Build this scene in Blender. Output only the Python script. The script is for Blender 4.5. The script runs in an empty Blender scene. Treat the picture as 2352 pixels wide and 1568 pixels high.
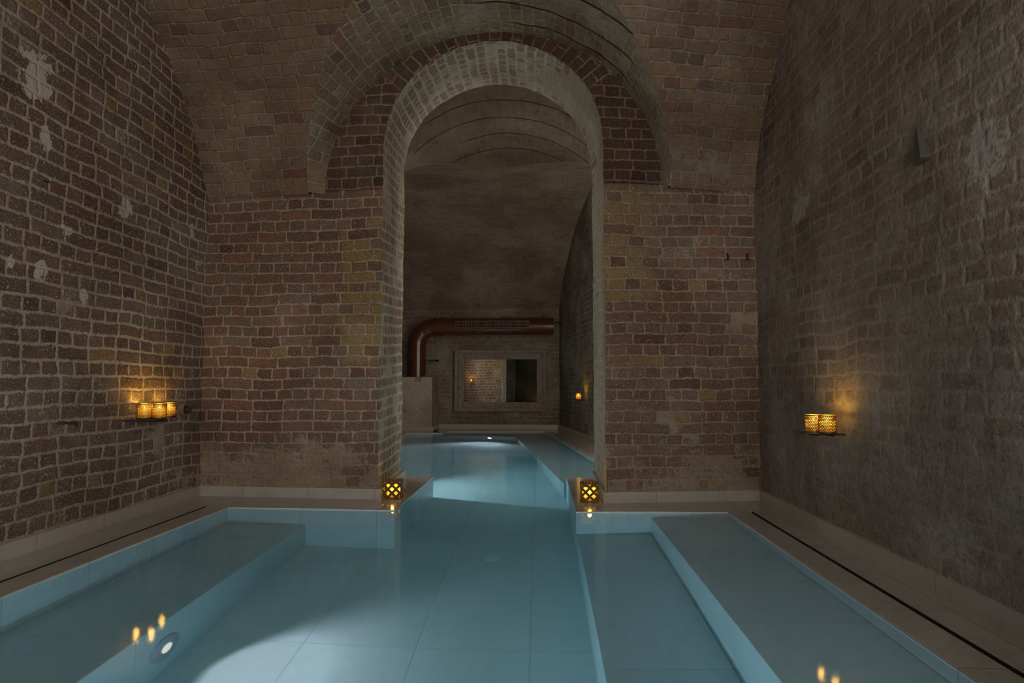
import bpy, bmesh, math, random
from mathutils import Vector, noise, Matrix
random.seed(7)
sc = bpy.context.scene
COL = sc.collection
PI = math.pi
W = -0.007            # water level, deck top is z = 0
Z0 = 2.18             # springing of the vaults

# ------------------------------------------------------------------ node helpers
class S:
    """a node socket with arithmetic"""
    def __init__(s, nt, sock): s.nt, s.s = nt, sock
    def _m(s, op, *o):
        n = s.nt.nodes.new('ShaderNodeMath'); n.operation = op
        for i, a in enumerate((s,) + o):
            if isinstance(a, S): s.nt.links.new(a.s, n.inputs[i])
            else: n.inputs[i].default_value = a
        return S(s.nt, n.outputs[0])
    def __add__(s, o): return s._m('ADD', o)
    def __sub__(s, o): return s._m('SUBTRACT', o)
    def __mul__(s, o): return s._m('MULTIPLY', o)
    def __truediv__(s, o): return s._m('DIVIDE', o)
    def floor(s): return s._m('FLOOR')
    def fract(s): return s._m('FRACT')
    def abs(s): return s._m('ABSOLUTE')
    def min(s, o): return s._m('MINIMUM', o)
    def max(s, o): return s._m('MAXIMUM', o)
    def smin(s, o, k): return s._m('SMOOTH_MIN', o, k)
    def step(s, a, b, lo=0., hi=1.):
        n = s.nt.nodes.new('ShaderNodeMapRange'); n.interpolation_type = 'SMOOTHSTEP'
        s.nt.links.new(s.s, n.inputs[0])
        for i, v in zip((1, 2, 3, 4), (a, b, lo, hi)):
            if isinstance(v, S): s.nt.links.new(v.s, n.inputs[i])
            else: n.inputs[i].default_value = v
        return S(s.nt, n.outputs[0])

class MatB:
    def __init__(s, name):
        s.m = bpy.data.materials.new(name); s.m.use_nodes = True
        s.nt = s.m.node_tree; s.nt.nodes.clear()
        s.out = s.nt.nodes.new('ShaderNodeOutputMaterial')
        s.b = s.nt.nodes.new('ShaderNodeBsdfPrincipled')
        s.nt.links.new(s.b.outputs[0], s.out.inputs['Surface'])
    def n(s, t): return s.nt.nodes.new(t)
    def val(s, v):
        n = s.n('ShaderNodeValue'); n.outputs[0].default_value = v; return S(s.nt, n.outputs[0])
    def link(s, a, b): s.nt.links.new(a.s if isinstance(a, S) else a, b)
    def set(s, name, v):
        i = s.b.inputs[name]
        if isinstance(v, S): s.link(v, i)
        elif isinstance(v, (tuple, list)): i.default_value = (*v, 1.) if len(v) == 3 else v
        else: i.default_value = v
    def uv(s):
        n = s.n('ShaderNodeUVMap'); n.uv_map = 'UVMap'
        x = s.n('ShaderNodeSeparateXYZ'); s.nt.links.new(n.outputs[0], x.inputs[0])
        return S(s.nt, n.outputs[0]), S(s.nt, x.outputs[0]), S(s.nt, x.outputs[1])
    def obj(s):
        n = s.n('ShaderNodeTexCoord'); return S(s.nt, n.outputs['Object'])
    def xyz(s, a, b=0., c=0.):
        n = s.n('ShaderNodeCombineXYZ')
        for i, v in enumerate((a, b, c)):
            if isinstance(v, S): s.link(v, n.inputs[i])
            else: n.inputs[i].default_value = v
        return S(s.nt, n.outputs[0])
    def sep(s, v):
        x = s.n('ShaderNodeSeparateXYZ'); s.link(v, x.inputs[0])
        return [S(s.nt, x.outputs[i]) for i in range(3)]
    def noise(s, v, scale, detail=4., rough=.55, dist=0.):
        n = s.n('ShaderNodeTexNoise'); s.link(v, n.inputs['Vector'])
        n.inputs['Scale'].default_value = scale; n.inputs['Detail'].default_value = detail
        n.inputs['Roughness'].default_value = rough; n.inputs['Distortion'].default_value = dist
        return S(s.nt, n.outputs['Fac'] if 'Fac' in n.outputs else n.outputs[0])
    def white(s, v):
        n = s.n('ShaderNodeTexWhiteNoise'); n.noise_dimensions = '3D'; s.link(v, n.inputs[0])
        return S(s.nt, n.outputs['Value'])
    def mix(s, f, a, b, mode='MIX'):
        n = s.n('ShaderNodeMix'); n.data_type = 'RGBA'; n.blend_type = mode
        for sock, v in ((n.inputs[0], f), (n.inputs[6], a), (n.inputs[7], b)):
            if isinstance(v, S): s.link(v, sock)
            elif isinstance(v, (tuple, list)): sock.default_value = (*v, 1.)
            else: sock.default_value = v
        return S(s.nt, n.outputs[2])
    def ramp(s, f, stops, const=False):
        n = s.n('ShaderNodeValToRGB'); s.link(f, n.inputs[0])
        cr = n.color_ramp
        if const: cr.interpolation = 'CONSTANT'
        while len(cr.elements) < len(stops): cr.elements.new(.5)
        for e, (p, c) in zip(cr.elements, stops): e.position = p; e.color = (*c, 1.)
        return S(s.nt, n.outputs[0])
    def bump(s, h, dist, strength=1.):
        n = s.n('ShaderNodeBump'); n.inputs['Strength'].default_value = strength
        n.inputs['Distance'].default_value = dist; s.link(h, n.inputs['Height'])
        s.nt.links.new(n.outputs[0], s.b.inputs['Normal'])

REDS = [(0, (.125, .070, .052)), (.2, (.175, .095, .068)), (.42, (.215, .125, .09)), (.55, (.15, .095, .073)),
        (.68, (.235, .115, .075)), (.80, (.205, .15, .115)), (.93, (.16, .125, .105)), (.985, (.29, .20, .10))]
def brick_mat(name, ramp=REDS, mortar=(.42, .33, .25), lime=(.44, .37, .29), smear=.62, joint=(.0035, .011), fade=0.,
              ochre=None, damp=None, h=.0765, cracks=None, tint=None, spots=.5, flatten=.0, rough_bump=1., patch=None, filmk=.30, wash=None):
    """old brickwork in rows of stretchers and rows of headers; UVs are metres along and across the courses"""
    M = MatB(name)
    UV, u, v = M.uv()
    w1 = M.noise(UV, 3.1, 1.); w2 = M.noise(M.xyz(u + 13.7, v), 2.6, 1.)
    w3 = M.noise(M.xyz(u, v, 4.2), 26., 1.); w4 = M.noise(M.xyz(u, v, 9.2), 30., 1.)
    U = u + (w1 - .5) * .03 + (w3 - .5) * .012
    V = v + (w2 - .5) * .034 + (w4 - .5) * .010
    row = (V / h).floor()
    fy = V - row * h
    par = (row * .5).fract() * 2.
    L = par * (-.113) + .228
    rr = M.white(M.xyz(row, 3.3, 1.7))
    Uo = U + rr * .075 + par * .05
    colf = Uo / L
    col = colf.floor()
    fx = Uo - col * L
    dx = fx.min(L - fx); dy = fy.min(fy * -1. + h)
    d = dx.smin(dy, .010)
    en = M.noise(M.xyz(u, v, 2.), 60., 3., .65)
    big = M.noise(UV, 1.3, 5., .68)
    idv = M.white(M.xyz(col, row, par))
    idw = M.white(M.xyz(col + 7.7, row, par))
    ragged = M.noise(M.xyz(u, v, 12.), 28., 2., .6)
    d2 = d + (en - .5) * .016 + (ragged - .5) * .016
    bm = d2.step(joint[0], joint[1])
    fine = M.noise(M.xyz(u, v, 5.), 110., 2., .7)
    mid = M.noise(M.xyz(u, v, 1.), 17., 4., .7)
    c = M.ramp(idv, ramp)
    if ochre:   # yellow stock bricks beside the opening
        x0, x1, z0, z1 = ochre
        m = u.step(x0 - .06, x0 + .06) * (u.step(x1 - .06, x1 + .06) * -1. + 1.) * v.step(z0, z0 + .1) * (v.step(z1, z1 + .1) * -1. + 1.)
        m = m * (idw.step(.25, .3))
        c = M.mix(m, c, (.27, .20, .085))
    c = M.mix(mid.step(.25, .75) * .55, c, M.mix(1., c, (.52, .5, .5), 'MULTIPLY'))
    mc = M.mix(mid.step(.3, .7), mortar, tuple(k * .74 for k in mortar))
    c = M.mix(bm * (1. - fade), mc, c) if fade else M.mix(bm, mc, c)
    # lime wash and plaster left on the bricks
    sm = big + (idw - .5) * .13 + (en - .5) * .26 + (ragged - .5) * .16
    if damp is not None:
        sm = sm + v.step(damp[0], damp[1], damp[2], 0.)
    if wash: sm = sm + v.step(wash[0], wash[1], 0., wash[2])
    film = sm.step(smear - .22, smear + .04) * filmk
    smm = sm.step(smear, smear + .10).max(film)
    lc = M.mix(mid.step(.25, .75), lime, tuple(k * .68 for k in lime))
    c = M.mix(smm * .85, c, lc)
    bl = M.noise(M.xyz(u, v, 7.7), .9, 3., .6)          # broad discolouration of the masonry
    c = M.mix(bl.step(.42, .62), M.mix(1., c, (.78, .70, .64), 'MULTIPLY'), M.mix(1., c, (1.08, 1.04, 1.0), 'MULTIPLY'))
    # dark pitting and pale specks
    c = M.mix(fine.step(.585, .66) * spots * .8, c, tuple(min(1, k * 1.25) for k in lime))
    speck = M.noise(M.xyz(u, v, 61.), 62., 1., .5)
    c = M.mix(speck.step(.65, .70) * mid.step(.42, .62) * spots * 1.3, c, tuple(min(1, k * 1.15) for k in lime))
    dirt = M.noise(M.xyz(u, v, 31.), 38., 3., .75)
    c = M.mix(dirt.step(.55, .68) * .5, c, (.085, .06, .045))
    if patch:
        pn = M.noise(M.xyz(u, v, 44.), 8.5, 3., .6)
        for (px, pz, pr) in patch:      # old plaster patches
            q = ((u - px) * (u - px) + (v - pz) * (v - pz) * .6)._m('SQRT') + (mid - .5) * pr * 2.2 + (pn - .5) * pr * 3.4
            c = M.mix((q.step(pr * .8, pr) * -1. + 1.) * .9, c, tuple(min(1, k * 1.04) for k in lime))
    hgt = bm * (1. - flatten) * (smm * -.6 + 1.) + (mid - .5) * 1.3 + (ragged - .5) * .8 + (fine - .5) * .3 + idw * .35
    if cracks:
        for (cv, c0, c1, wd) in cracks:      # (position, from, to, width); cracks run along v at u = cv
            wob = M.noise(M.xyz(v, cv), 1.6, 6., .6)
            dd = (u - cv + (wob - .5) * .10).abs()
            k = (dd.step(wd * .3, wd) * -1. + 1.) * v.step(c0, c0 + .15) * (v.step(c1 - .15, c1) * -1. + 1.)
            c = M.mix(k * .9, c, (.02, .016, .012)); hgt = hgt - k * 1.5
    if tint: c = M.mix(1., c, tint, 'MULTIPLY')
    M.set('Base Color', c); M.set('Roughness', .92); M.set('Specular IOR Level', .25)
    M.bump(hgt, .0062 * rough_bump)
    return M.m

def marble_mat(name, base=(.70, .665, .62), grout=(.30, .26, .22), rough=.22, lines=True, vk=.90, gx=(-.044, .5), gy=(2.85, .47), gz=(-.44, .46), spec=.5):
    M = MatB(name)
    o = M.obj(); x, y, z = M.sep(o)
    g = M.n('ShaderNodeNewGeometry'); nx, ny, nz = M.sep(S(M.nt, g.outputs['True Normal']))
    warp = M.noise(o, 1.7, 4., .6)
    vein = M.noise(M.xyz(x * 1.2 + warp * 1.5, y * .7 + warp, z), 2.4, 4., .62, .6)
    vv = ((vein - .5).abs()).step(.0, .045)
    ix = ((x - gx[0]) / gx[1]); iy = ((y - gy[0]) / gy[1]); iz = ((z - gz[0]) / gz[1])
    tid = M.white(M.xyz(ix.floor(), iy.floor(), iz.floor()))
    c = M.mix(vv, tuple(k * vk for k in base), base)
    c = M.mix(M.noise(o, 1.1, 3.), M.mix(1., c, (.90, .90, .90), 'MULTIPLY'), c)
    c = M.mix(tid, M.mix(1., c, (.93, .93, .92), 'MULTIPLY'), c)
    hgt = vein * .02
    if lines:
        def ln(i, per, nn):
            f = i.fract(); dd = f.min(f * -1. + 1.) * per
            on = (nn.abs().step(.6, .8) * -1. + 1.)
            return (dd.step(.0010, .0036) * -1. + 1.) * on
        k = ln(ix, gx[1], nx).max(ln(iy, gy[1], ny)).max(ln(iz, gz[1], nz))
        c = M.mix(k * .5, c, grout)
        hgt = hgt - k * .5
    M.set('Base Color', c); M.set('Roughness', rough); M.set('Specular IOR Level', spec)
    M.bump(hgt, .002)
    return M.m

def plain(name, col, rough=.5, metal=0., spec=.5, var=.12, scale=30., emit=None, es=0.):
    M = MatB(name); o = M.obj()
    n = M.noise(o, scale, 5., .6)
    M.set('Base Color', M.mix(n, tuple(max(0, k * (1 - var * 1.6)) for k in col), tuple(min(1, k * (1 + var)) for k in col)))
    M.set('Roughness', n.step(0, 1, rough * .8, min(1, rough * 1.2))); M.set('Metallic', metal); M.set('Specular IOR Level', spec)
    if emit: M.set('Emission Color', emit); M.set('Emission Strength', es)
    M.bump(n, .0008)
    return M.m

# ------------------------------------------------------------------ object helpers
def link(o, parent=None):
    COL.objects.link(o)
    if parent is not None: o.parent = parent
    return o
def mkobj(name, bm, mats, parent=None, smooth=False, loc=None):
    me = bpy.data.meshes.new(name)
    bmesh.ops.recalc_face_normals(bm, faces=bm.faces) if bm.faces and not getattr(bm, '_keep', False) else None
    bm.to_mesh(me); bm.free()
    for m in (mats if isinstance(mats, (list, tuple)) else [mats]): me.materials.append(m)
    if smooth:
        for p in me.polygons: p.use_smooth = True
    o = bpy.data.objects.new(name, me)
    if loc: o.location = loc
    return link(o, parent)
def tag(o, label=None, cat=None, group=None, kind=None):
    for k, v in (('label', label), ('category', cat), ('group', group), ('kind', kind)):
        if v: o[k] = v
    return o
def thing(name, loc, rz=0., **k):
    o = bpy.data.objects.new(name, None); o.location = loc; o.rotation_euler = (0, 0, rz); o.empty_display_size = .05
    return tag(link(o), **k)
def copy_tree(o, parent=None):
    c = o.copy(); COL.objects.link(c)
    if parent is not None: c.parent = parent
    for ch in list(o.children): copy_tree(ch, c)
    return c
def box(bm, x0, x1, y0, y1, z0, z1, bev=0., seg=2, mi=0):
    r = bmesh.ops.create_cube(bm, size=1.)
    vs = r['verts']
    for v in vs: v.co = Vector(((x0 + x1) / 2 + v.co.x * (x1 - x0), (y0 + y1) / 2 + v.co.y * (y1 - y0), (z0 + z1) / 2 + v.co.z * (z1 - z0)))
    fs = {f for v in vs for f in v.link_faces}
    for f in fs: f.material_index = mi
    if bev:
        es = list({e for f in fs for e in f.edges})
        bmesh.ops.bevel(bm, geom=es, offset=bev, segments=seg, affect='EDGES', profile=.5)
def prism(bm, pts, z0, z1, bev=0.):
    lo = [bm.verts.new((x, y, z0)) for x, y in pts]; hi = [bm.verts.new((x, y, z1)) for x, y in pts]
    n = len(pts); top = bm.faces.new(hi); bm.faces.new(lo[::-1])
    for i in range(n): bm.faces.new((lo[i], lo[(i + 1) % n], hi[(i + 1) % n], hi[i]))
    if bev: bmesh.ops.bevel(bm, geom=list(top.edges), offset=bev, segments=3, affect='EDGES', profile=.5)
def lathe(bm, prof, n=24, c=(0, 0, 0), axis='z', cap=True):
    rings = []
    for r, h in prof:
        ring = []
        for i in range(n):
            a = 2 * PI * i / n; p = (r * math.cos(a), r * math.sin(a), h)
            if axis == 'x': p = (h, p[0], p[1])
            if axis == 'y': p = (p[0], h, p[1])
            ring.append(bm.verts.new((p[0] + c[0], p[1] + c[1], p[2] + c[2])))
        rings.append(ring)
    for a, b in zip(rings, rings[1:]):
        for i in range(n): bm.faces.new((a[i], a[(i + 1) % n], b[(i + 1) % n], b[i]))
    if cap:
        if prof[0][0] > 1e-5: bm.faces.new(rings[0][::-1])
        if prof[-1][0] > 1e-5: bm.faces.new(rings[-1])
    return rings
def tube(bm, pts, r, n=8, cap=True, miter=True):
    pts = [Vector(p) for p in pts]; rings = []
    for i, p in enumerate(pts):
        d = ((pts[min(i + 1, len(pts) - 1)] - p).normalized() + (p - pts[max(i - 1, 0)]).normalized())
        d = d.normalized() if d.length > 1e-6 else Vector((0, 0, 1))
        if i == 0: d0 = (pts[1] - p).normalized()
        else: d0 = (p - pts[i - 1]).normalized()
        s = Vector((0, 1, 0)) if abs(d0.y) < .9 else Vector((1, 0, 0))
        a = d0.cross(s).normalized(); b = a.cross(d0).normalized()
        ring = []
        for k in range(n):
            t = 2 * PI * k / n; off = a * math.cos(t) * r + b * math.sin(t) * r
            off = off - d0 * (off.dot(d) / max(.3, d0.dot(d)))
            ring.append(bm.verts.new(p + off))
        rings.append(ring)
    for q, w in zip(rings, rings[1:]):
        for i in range(n): bm.faces.new((q[i], q[(i + 1) % n], w[(i + 1) % n], w[i]))
    if cap: bm.faces.new(rings[0][::-1]); bm.faces.new(rings[-1])

def rough(p, amp=.009):
    """one noise field for all masonry, so neighbouring faces stay joined"""
    p = Vector(p)
    q = noise.noise_vector(p * 2.3) * amp + noise.noise_vector(p * 9.) * amp * .45 + noise.noise_vector(p * 23.) * amp * .25
    return p + q
def grid(bm, nu, nv, fn, mi=0, amp=.009, flip=False):
    uvl = bm.loops.layers.uv.get('UVMap') or bm.loops.layers.uv.new('UVMap')
    G = []
    for j in range(nv + 1):
        r = []
        for i in range(nu + 1):
            p, uv = fn(i / nu, j / nv)
            r.append((bm.verts.new(rough(p, amp)), uv))
        G.append(r)
    for j in range(nv):
        for i in range(nu):
            q = [G[j][i], G[j][i + 1], G[j + 1][i + 1], G[j + 1][i]]
            if flip: q.reverse()
            try: f = bm.faces.new([a[0] for a in q])
            except ValueError: continue
            f.material_index = mi; f.smooth = True
            for lp, a in zip(f.loops, q): lp[uvl].uv = a[1]
def keep(bm): return bm
def shell(name, bm, mats):
    me = bpy.data.meshes.new(name); bm.to_mesh(me); bm.free()
    for m in mats: me.materials.append(m)
    o = bpy.data.objects.new(name, me); link(o); o['kind'] = 'structure'
    return o

# ------------------------------------------------------------------ materials
TANS = [(0, (.165, .105, .068)), (.3, (.235, .165, .105)), (.55, (.27, .18, .115)), (.72, (.20, .15, .10)), (.86, (.25, .185, .12)), (.93, (.11, .075, .06)), (.975, (.20, .10, .07))]
GREENS = [(0, (.16, .12, .072)), (.3, (.22, .175, .105)), (.55, (.25, .19, .115)), (.75, (.20, .16, .105)), (.86, (.10, .08, .06)), (.95, (.22, .125, .075))]
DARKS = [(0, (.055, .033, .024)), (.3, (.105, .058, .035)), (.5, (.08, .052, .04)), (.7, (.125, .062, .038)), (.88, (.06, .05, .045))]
REDL = [(0, (.115, .078, .064)), (.2, (.16, .10, .08)), (.42, (.19, .125, .10)), (.55, (.135, .10, .085)), (.68, (.20, .105, .075)), (.82, (.185, .15, .125)), (.93, (.13, .105, .095)), (.985, (.28, .19, .09))]
m_left = brick_mat('brick_wall_left', ramp=REDL, mortar=(.50, .42, .345), lime=(.50, .43, .36), smear=.60, damp=(.15, .9, .07), joint=(.004, .013), filmk=.24, spots=.7,
                   patch=[(2.93, 2.30, .10), (3.0, 2.03, .035), (3.02, 1.36, .04), (2.83, 1.37, .025), (3.62, 1.87, .06), (3.15, 1.60, .035), (2.62, 1.45, .05), (3.3, 1.28, .03), (4.33, 1.9, .04)])
m_right = brick_mat('brick_wall_right_limewashed', ramp=[(0, (.20, .155, .125)), (.3, (.25, .195, .16)), (.55, (.22, .16, .13)), (.75, (.26, .165, .125)), (.9, (.15, .11, .09))], mortar=(.35, .315, .28), lime=(.36, .325, .29), smear=.455, joint=(.001, .017), spots=.35, flatten=.30, filmk=.55,
                    damp=(.1, .9, .12), rough_bump=.85, patch=[(3.75, 1.85, .09), (4.2, 1.45, .05), (2.2, 1.6, .09)])
m_pier = brick_mat('brick_pier', filmk=.22, spots=.7, mortar=(.41, .33, .26), lime=(.40, .325, .25), smear=.655, damp=(.1, .62, .27), ochre=(-1.42, -1.10, .9, 1.95))
m_pierR = brick_mat('brick_pier_worn', mortar=(.37, .30, .235), lime=(.42, .35, .275), smear=.565, damp=(.1, .75, .16), ochre=(.40, .78, 1.35, 2.1), spots=.7)
m_tym = brick_mat('brick_tympanum_dark', ramp=DARKS, mortar=(.25, .185, .14), lime=(.24, .18, .14), smear=.70, joint=(.002, .011))  # shade on the tympanum put into darker brick colours
m_jambL = brick_mat('brick_jamb_washed', ramp=[(0, (.22, .15, .10)), (.4, (.27, .19, .12)), (.7, (.25, .14, .09)), (.85, (.2, .15, .11))], mortar=(.54, .50, .415), lime=(.54, .505, .42), wash=(3.6, 4.9, .16), smear=.48, joint=(.004, .018), spots=.6, cracks=[(.34, 2.5, 2.96, .012), (.34, 3.3, 4.32, .0)] and None)
m_vault = brick_mat('brick_vault', ramp=TANS, mortar=(.31, .26, .21), lime=(.30, .25, .20), smear=.55, joint=(.002, .009), spots=.3)
m_pen = brick_mat('brick_vault_pale', ramp=GREENS, mortar=(.33, .285, .22), lime=(.34, .305, .245), smear=.56, wash=(1.3, 2.6, .20), joint=(.003, .012), spots=.3,
                  cracks=[(4.30, 2.0, 3.1, .012), (4.07, 1.75, 3.1, .013), (3.82, 2.0, 3.1, .014)])
m_farv = brick_mat(tint=(.66, .62, .6), name='plaster_vault_far', ramp=[(0, (.17, .13, .095)), (.5, (.22, .17, .125)), (.82, (.19, .15, .115)), (.93, (.18, .11, .075))], mortar=(.27, .22, .17), lime=(.27, .225, .175), smear=.47, joint=(.001, .010), spots=.2, flatten=.5,
                   cracks=[(5.9, 1.2, 3.6, .014), (6.3, 1.0, 3.4, .014), (6.72, 1.5, 3.6, .014), (7.15, 1.2, 3.1, .014)])  # tint puts shade into this vault's colour, against the fill light on it
m_farb = brick_mat(tint=(1.35, 1.3, 1.25), name='plaster_barrel_far', ramp=[(0, (.16, .125, .09)), (.5, (.20, .16, .12)), (.9, (.18, .14, .11))], mortar=(.24, .20, .155), lime=(.25, .21, .165), smear=.46, joint=(.001, .009), spots=.2, flatten=.5)  # tint puts light into the barrel's colour where the lamps leave it dark
m_far = brick_mat('brick_wall_far', ramp=[(0, (.19, .15, .115)), (.4, (.24, .185, .14)), (.75, (.28, .18, .13)), (.9, (.22, .18, .14))], mortar=(.36, .32, .26), lime=(.37, .33, .27), smear=.46, joint=(.003, .014), damp=(.1, .6, -.12))
m_farR = brick_mat('brick_wall_far_right', ramp=[(0, (.16, .11, .08)), (.4, (.24, .15, .11)), (.7, (.22, .16, .12)), (.9, (.2, .16, .12))], mortar=(.42, .38, .32), lime=(.44, .40, .34), smear=.46, joint=(.003, .014))
m_block = brick_mat('whitewashed_block', ramp=[(0, (.5, .43, .34)), (.85, (.52, .45, .35)), (.9, (.34, .16, .09))], mortar=(.52, .45, .36), lime=(.54, .47, .375), smear=.46, joint=(.001, .006), flatten=.7, spots=.2)
m_deck = marble_mat('marble_deck', base=(.43, .395, .36), grout=(.18, .14, .11), rough=.16)
m_kerb = marble_mat('marble_kerb', base=(.48, .435, .39), grout=(.2, .15, .11), rough=.32, gx=(-2.12, .485), gy=(2.555, .48), gz=(3., 7.))
m_pool = marble_mat('marble_pool', base=(.70, .705, .69), grout=(.30, .31, .31), rough=.35, vk=.955)
m_bench = marble_mat('marble_bench', base=(.49, .555, .56), grout=(.25, .27, .27), rough=.35, vk=.955, gx=(50., 100.))  # blue-green of the pool light put into the bench marble colour
m_dark = plain('drain_slot_shade', (.03, .018, .014), .8)  # near-black colour stands in for shade inside the drain slots
m_iron = plain('dark_iron', (.045, .038, .032), .55, .6)
m_rust = plain('rusty_iron', (.07, .045, .03), .8, .2)
m_gold = plain('brass_sheet', (.20, .11, .03), .42, .7, scale=60)
m_lant = plain('bronze_lattice', (.13, .07, .018), .45, .6, scale=60)
m_wax = plain('candle_wax', (.85, .66, .40), .5, emit=(1., .62, .2), es=.32, var=.04)  # emission puts the flame's glow into the wax
fm = bpy.data.materials.new('frosted_glass'); fm.use_nodes = True; nt = fm.node_tree; nt.nodes.clear()
fo = nt.nodes.new('ShaderNodeOutputMaterial'); fx = nt.nodes.new('ShaderNodeMixShader'); ft = nt.nodes.new('ShaderNodeBsdfTransparent'); fd = nt.nodes.new('ShaderNodeBsdfTranslucent')
fd.inputs[0].default_value = (1., .70, .24, 1.); fx.inputs[0].default_value = .5
nt.links.new(ft.outputs[0], fx.inputs[1]); nt.links.new(fd.outputs[0], fx.inputs[2]); nt.links.new(fx.outputs[0], fo.inputs[0]); m_frost = fm
m_tin = plain('tealight_tin', (.6, .55, .48), .35, .9)
m_flame = plain('candle_flame', (1., .9, .6), .5, emit=(1., .80, .48), es=.95, var=.02)
m_lens = plain('lamp_lens', (.7, .7, .7), .3, emit=(1., .78, .60), es=.80, var=.02)
m_flange = plain('lamp_flange', (.36, .38, .40), .4, .3, var=.05)
m_pipe = plain('glazed_brown_pipe', (.115, .034, .010), .26, 0., .6, var=.22, scale=5.)
m_grille = plain('grille_brown', (.20, .085, .05), .4, 0., var=.2)
m_black = plain('grille_void', (.012, .009, .008), .9)
m_wood = None
M = MatB('weathered_wood'); o_ = M.obj(); x_, y_, z_ = M.sep(o_)
gr = M.noise(M.xyz(x_ * 3., y_ * 3., z_ * 40.), 3., 6., .7); gr2 = M.noise(M.xyz(x_ * 40., y_, z_ * 3.), 3., 6., .7)
gm = M.noise(o_, 14., 5., .7)
M.set('Base Color', M.mix(gm.step(.3, .7), (.20, .155, .12), (.34, .275, .22))); M.set('Roughness', .8); M.bump(gm + gr * .4, .004); m_wood = M.m
M = MatB('aged_mirror'); g = M.noise(M.obj(), 6., 5., .6)
M.set('Base Color', M.mix(g.step(.35, .75), (.78, .80, .76), (.66, .68, .64))); M.set('Metallic', 1.); M.set('Roughness', .012); m_mirror = M.m
m_clay = plain('pale_clay', (.21, .145, .11), .8, var=.2)
m_plast = plain('white_plastic', (.75, .75, .72), .4, var=.04)
m_wedge = plain('dull_steel_wedge', (.13, .12, .10), .6, .4)

# water: real glass-clear body that takes the red out of the light
wm = bpy.data.materials.new('pool_water'); wm.use_nodes = True; nt = wm.node_tree; nt.nodes.clear()
wo = nt.nodes.new('ShaderNodeOutputMaterial'); wg = nt.nodes.new('ShaderNodeBsdfGlass'); wg.inputs['IOR'].default_value = 1.33; wg.inputs['Roughness'].default_value = .08
wg.distribution = 'BECKMANN'
wb = nt.nodes.new('ShaderNodeBump'); wn = nt.nodes.new('ShaderNodeTexNoise'); wt = nt.nodes.new('ShaderNodeTexCoord')
wn.inputs['Scale'].default_value = 5.; wn.inputs['Detail'].default_value = 2.
wb.inputs['Distance'].default_value = .0003; wb.inputs['Strength'].default_value = 1.
nt.links.new(wt.outputs['Object'], wn.inputs['Vector']); nt.links.new(wn.outputs[0], wb.inputs['Height']); nt.links.new(wb.outputs[0], wg.inputs['Normal'])
wa = nt.nodes.new('ShaderNodeVolumeAbsorption'); wa.inputs['Color'].default_value = (.31, .83, .90, 1.); wa.inputs['Density'].default_value = .43
nt.links.new(wg.outputs[0], wo.inputs['Surface']); nt.links.new(wa.outputs[0], wo.inputs['Volume'])

# ------------------------------------------------------------------ plan of the place
XL, XR = -2.46, 1.53
PLAN = [(-2.75, 4.55), (-2.46, 4.55), (-1.13, 4.46), (.45, 4.39), (1.53, 4.53), (1.9, 4.53)]
def lerp(a, b, t): return a + (b - a) * t
def gf(x):
    if x <= PLAN[0][0]: return PLAN[0][1]
    for (a, ya), (b, yb) in zip(PLAN, PLAN[1:]):
        if x <= b: return lerp(ya, yb, (x - a) / (b - a))
    return PLAN[-1][1]
SPAN = 4.28
def h_front(i): return -.906 + math.sqrt(max(0, 5.38 - (2.14 - i) ** 2))     # rise of the transverse barrel at inset i
def i_front(h):                                                              # its inverse (near haunch)
    q = 5.38 - (h + .906) ** 2
    return 2.14 - math.sqrt(q) if q > 0 else 2.14
def h_far(i): return -2.62 + math.sqrt(max(0, 4.02 ** 2 - (3.05 - i) ** 2))
def i_far(h):
    q = 4.02 ** 2 - (h + 2.62) ** 2
    return 3.05 - math.sqrt(q) if q > 0 else 3.05

def arch_curve(x0, x1, zs, rise, t):
    """opening outline, t in 0..3: left jamb 0..1, arch 1..2, right jamb 2..3"""
    if t <= 1: return x0, lerp(0., zs, t)
    if t >= 2: return x1, lerp(zs, 0., t - 2)
    a = PI * (t - 1); c = (x0 + x1) / 2; r = (x1 - x0) / 2
    return c - r * math.cos(a), zs + rise * math.sin(a)

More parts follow.
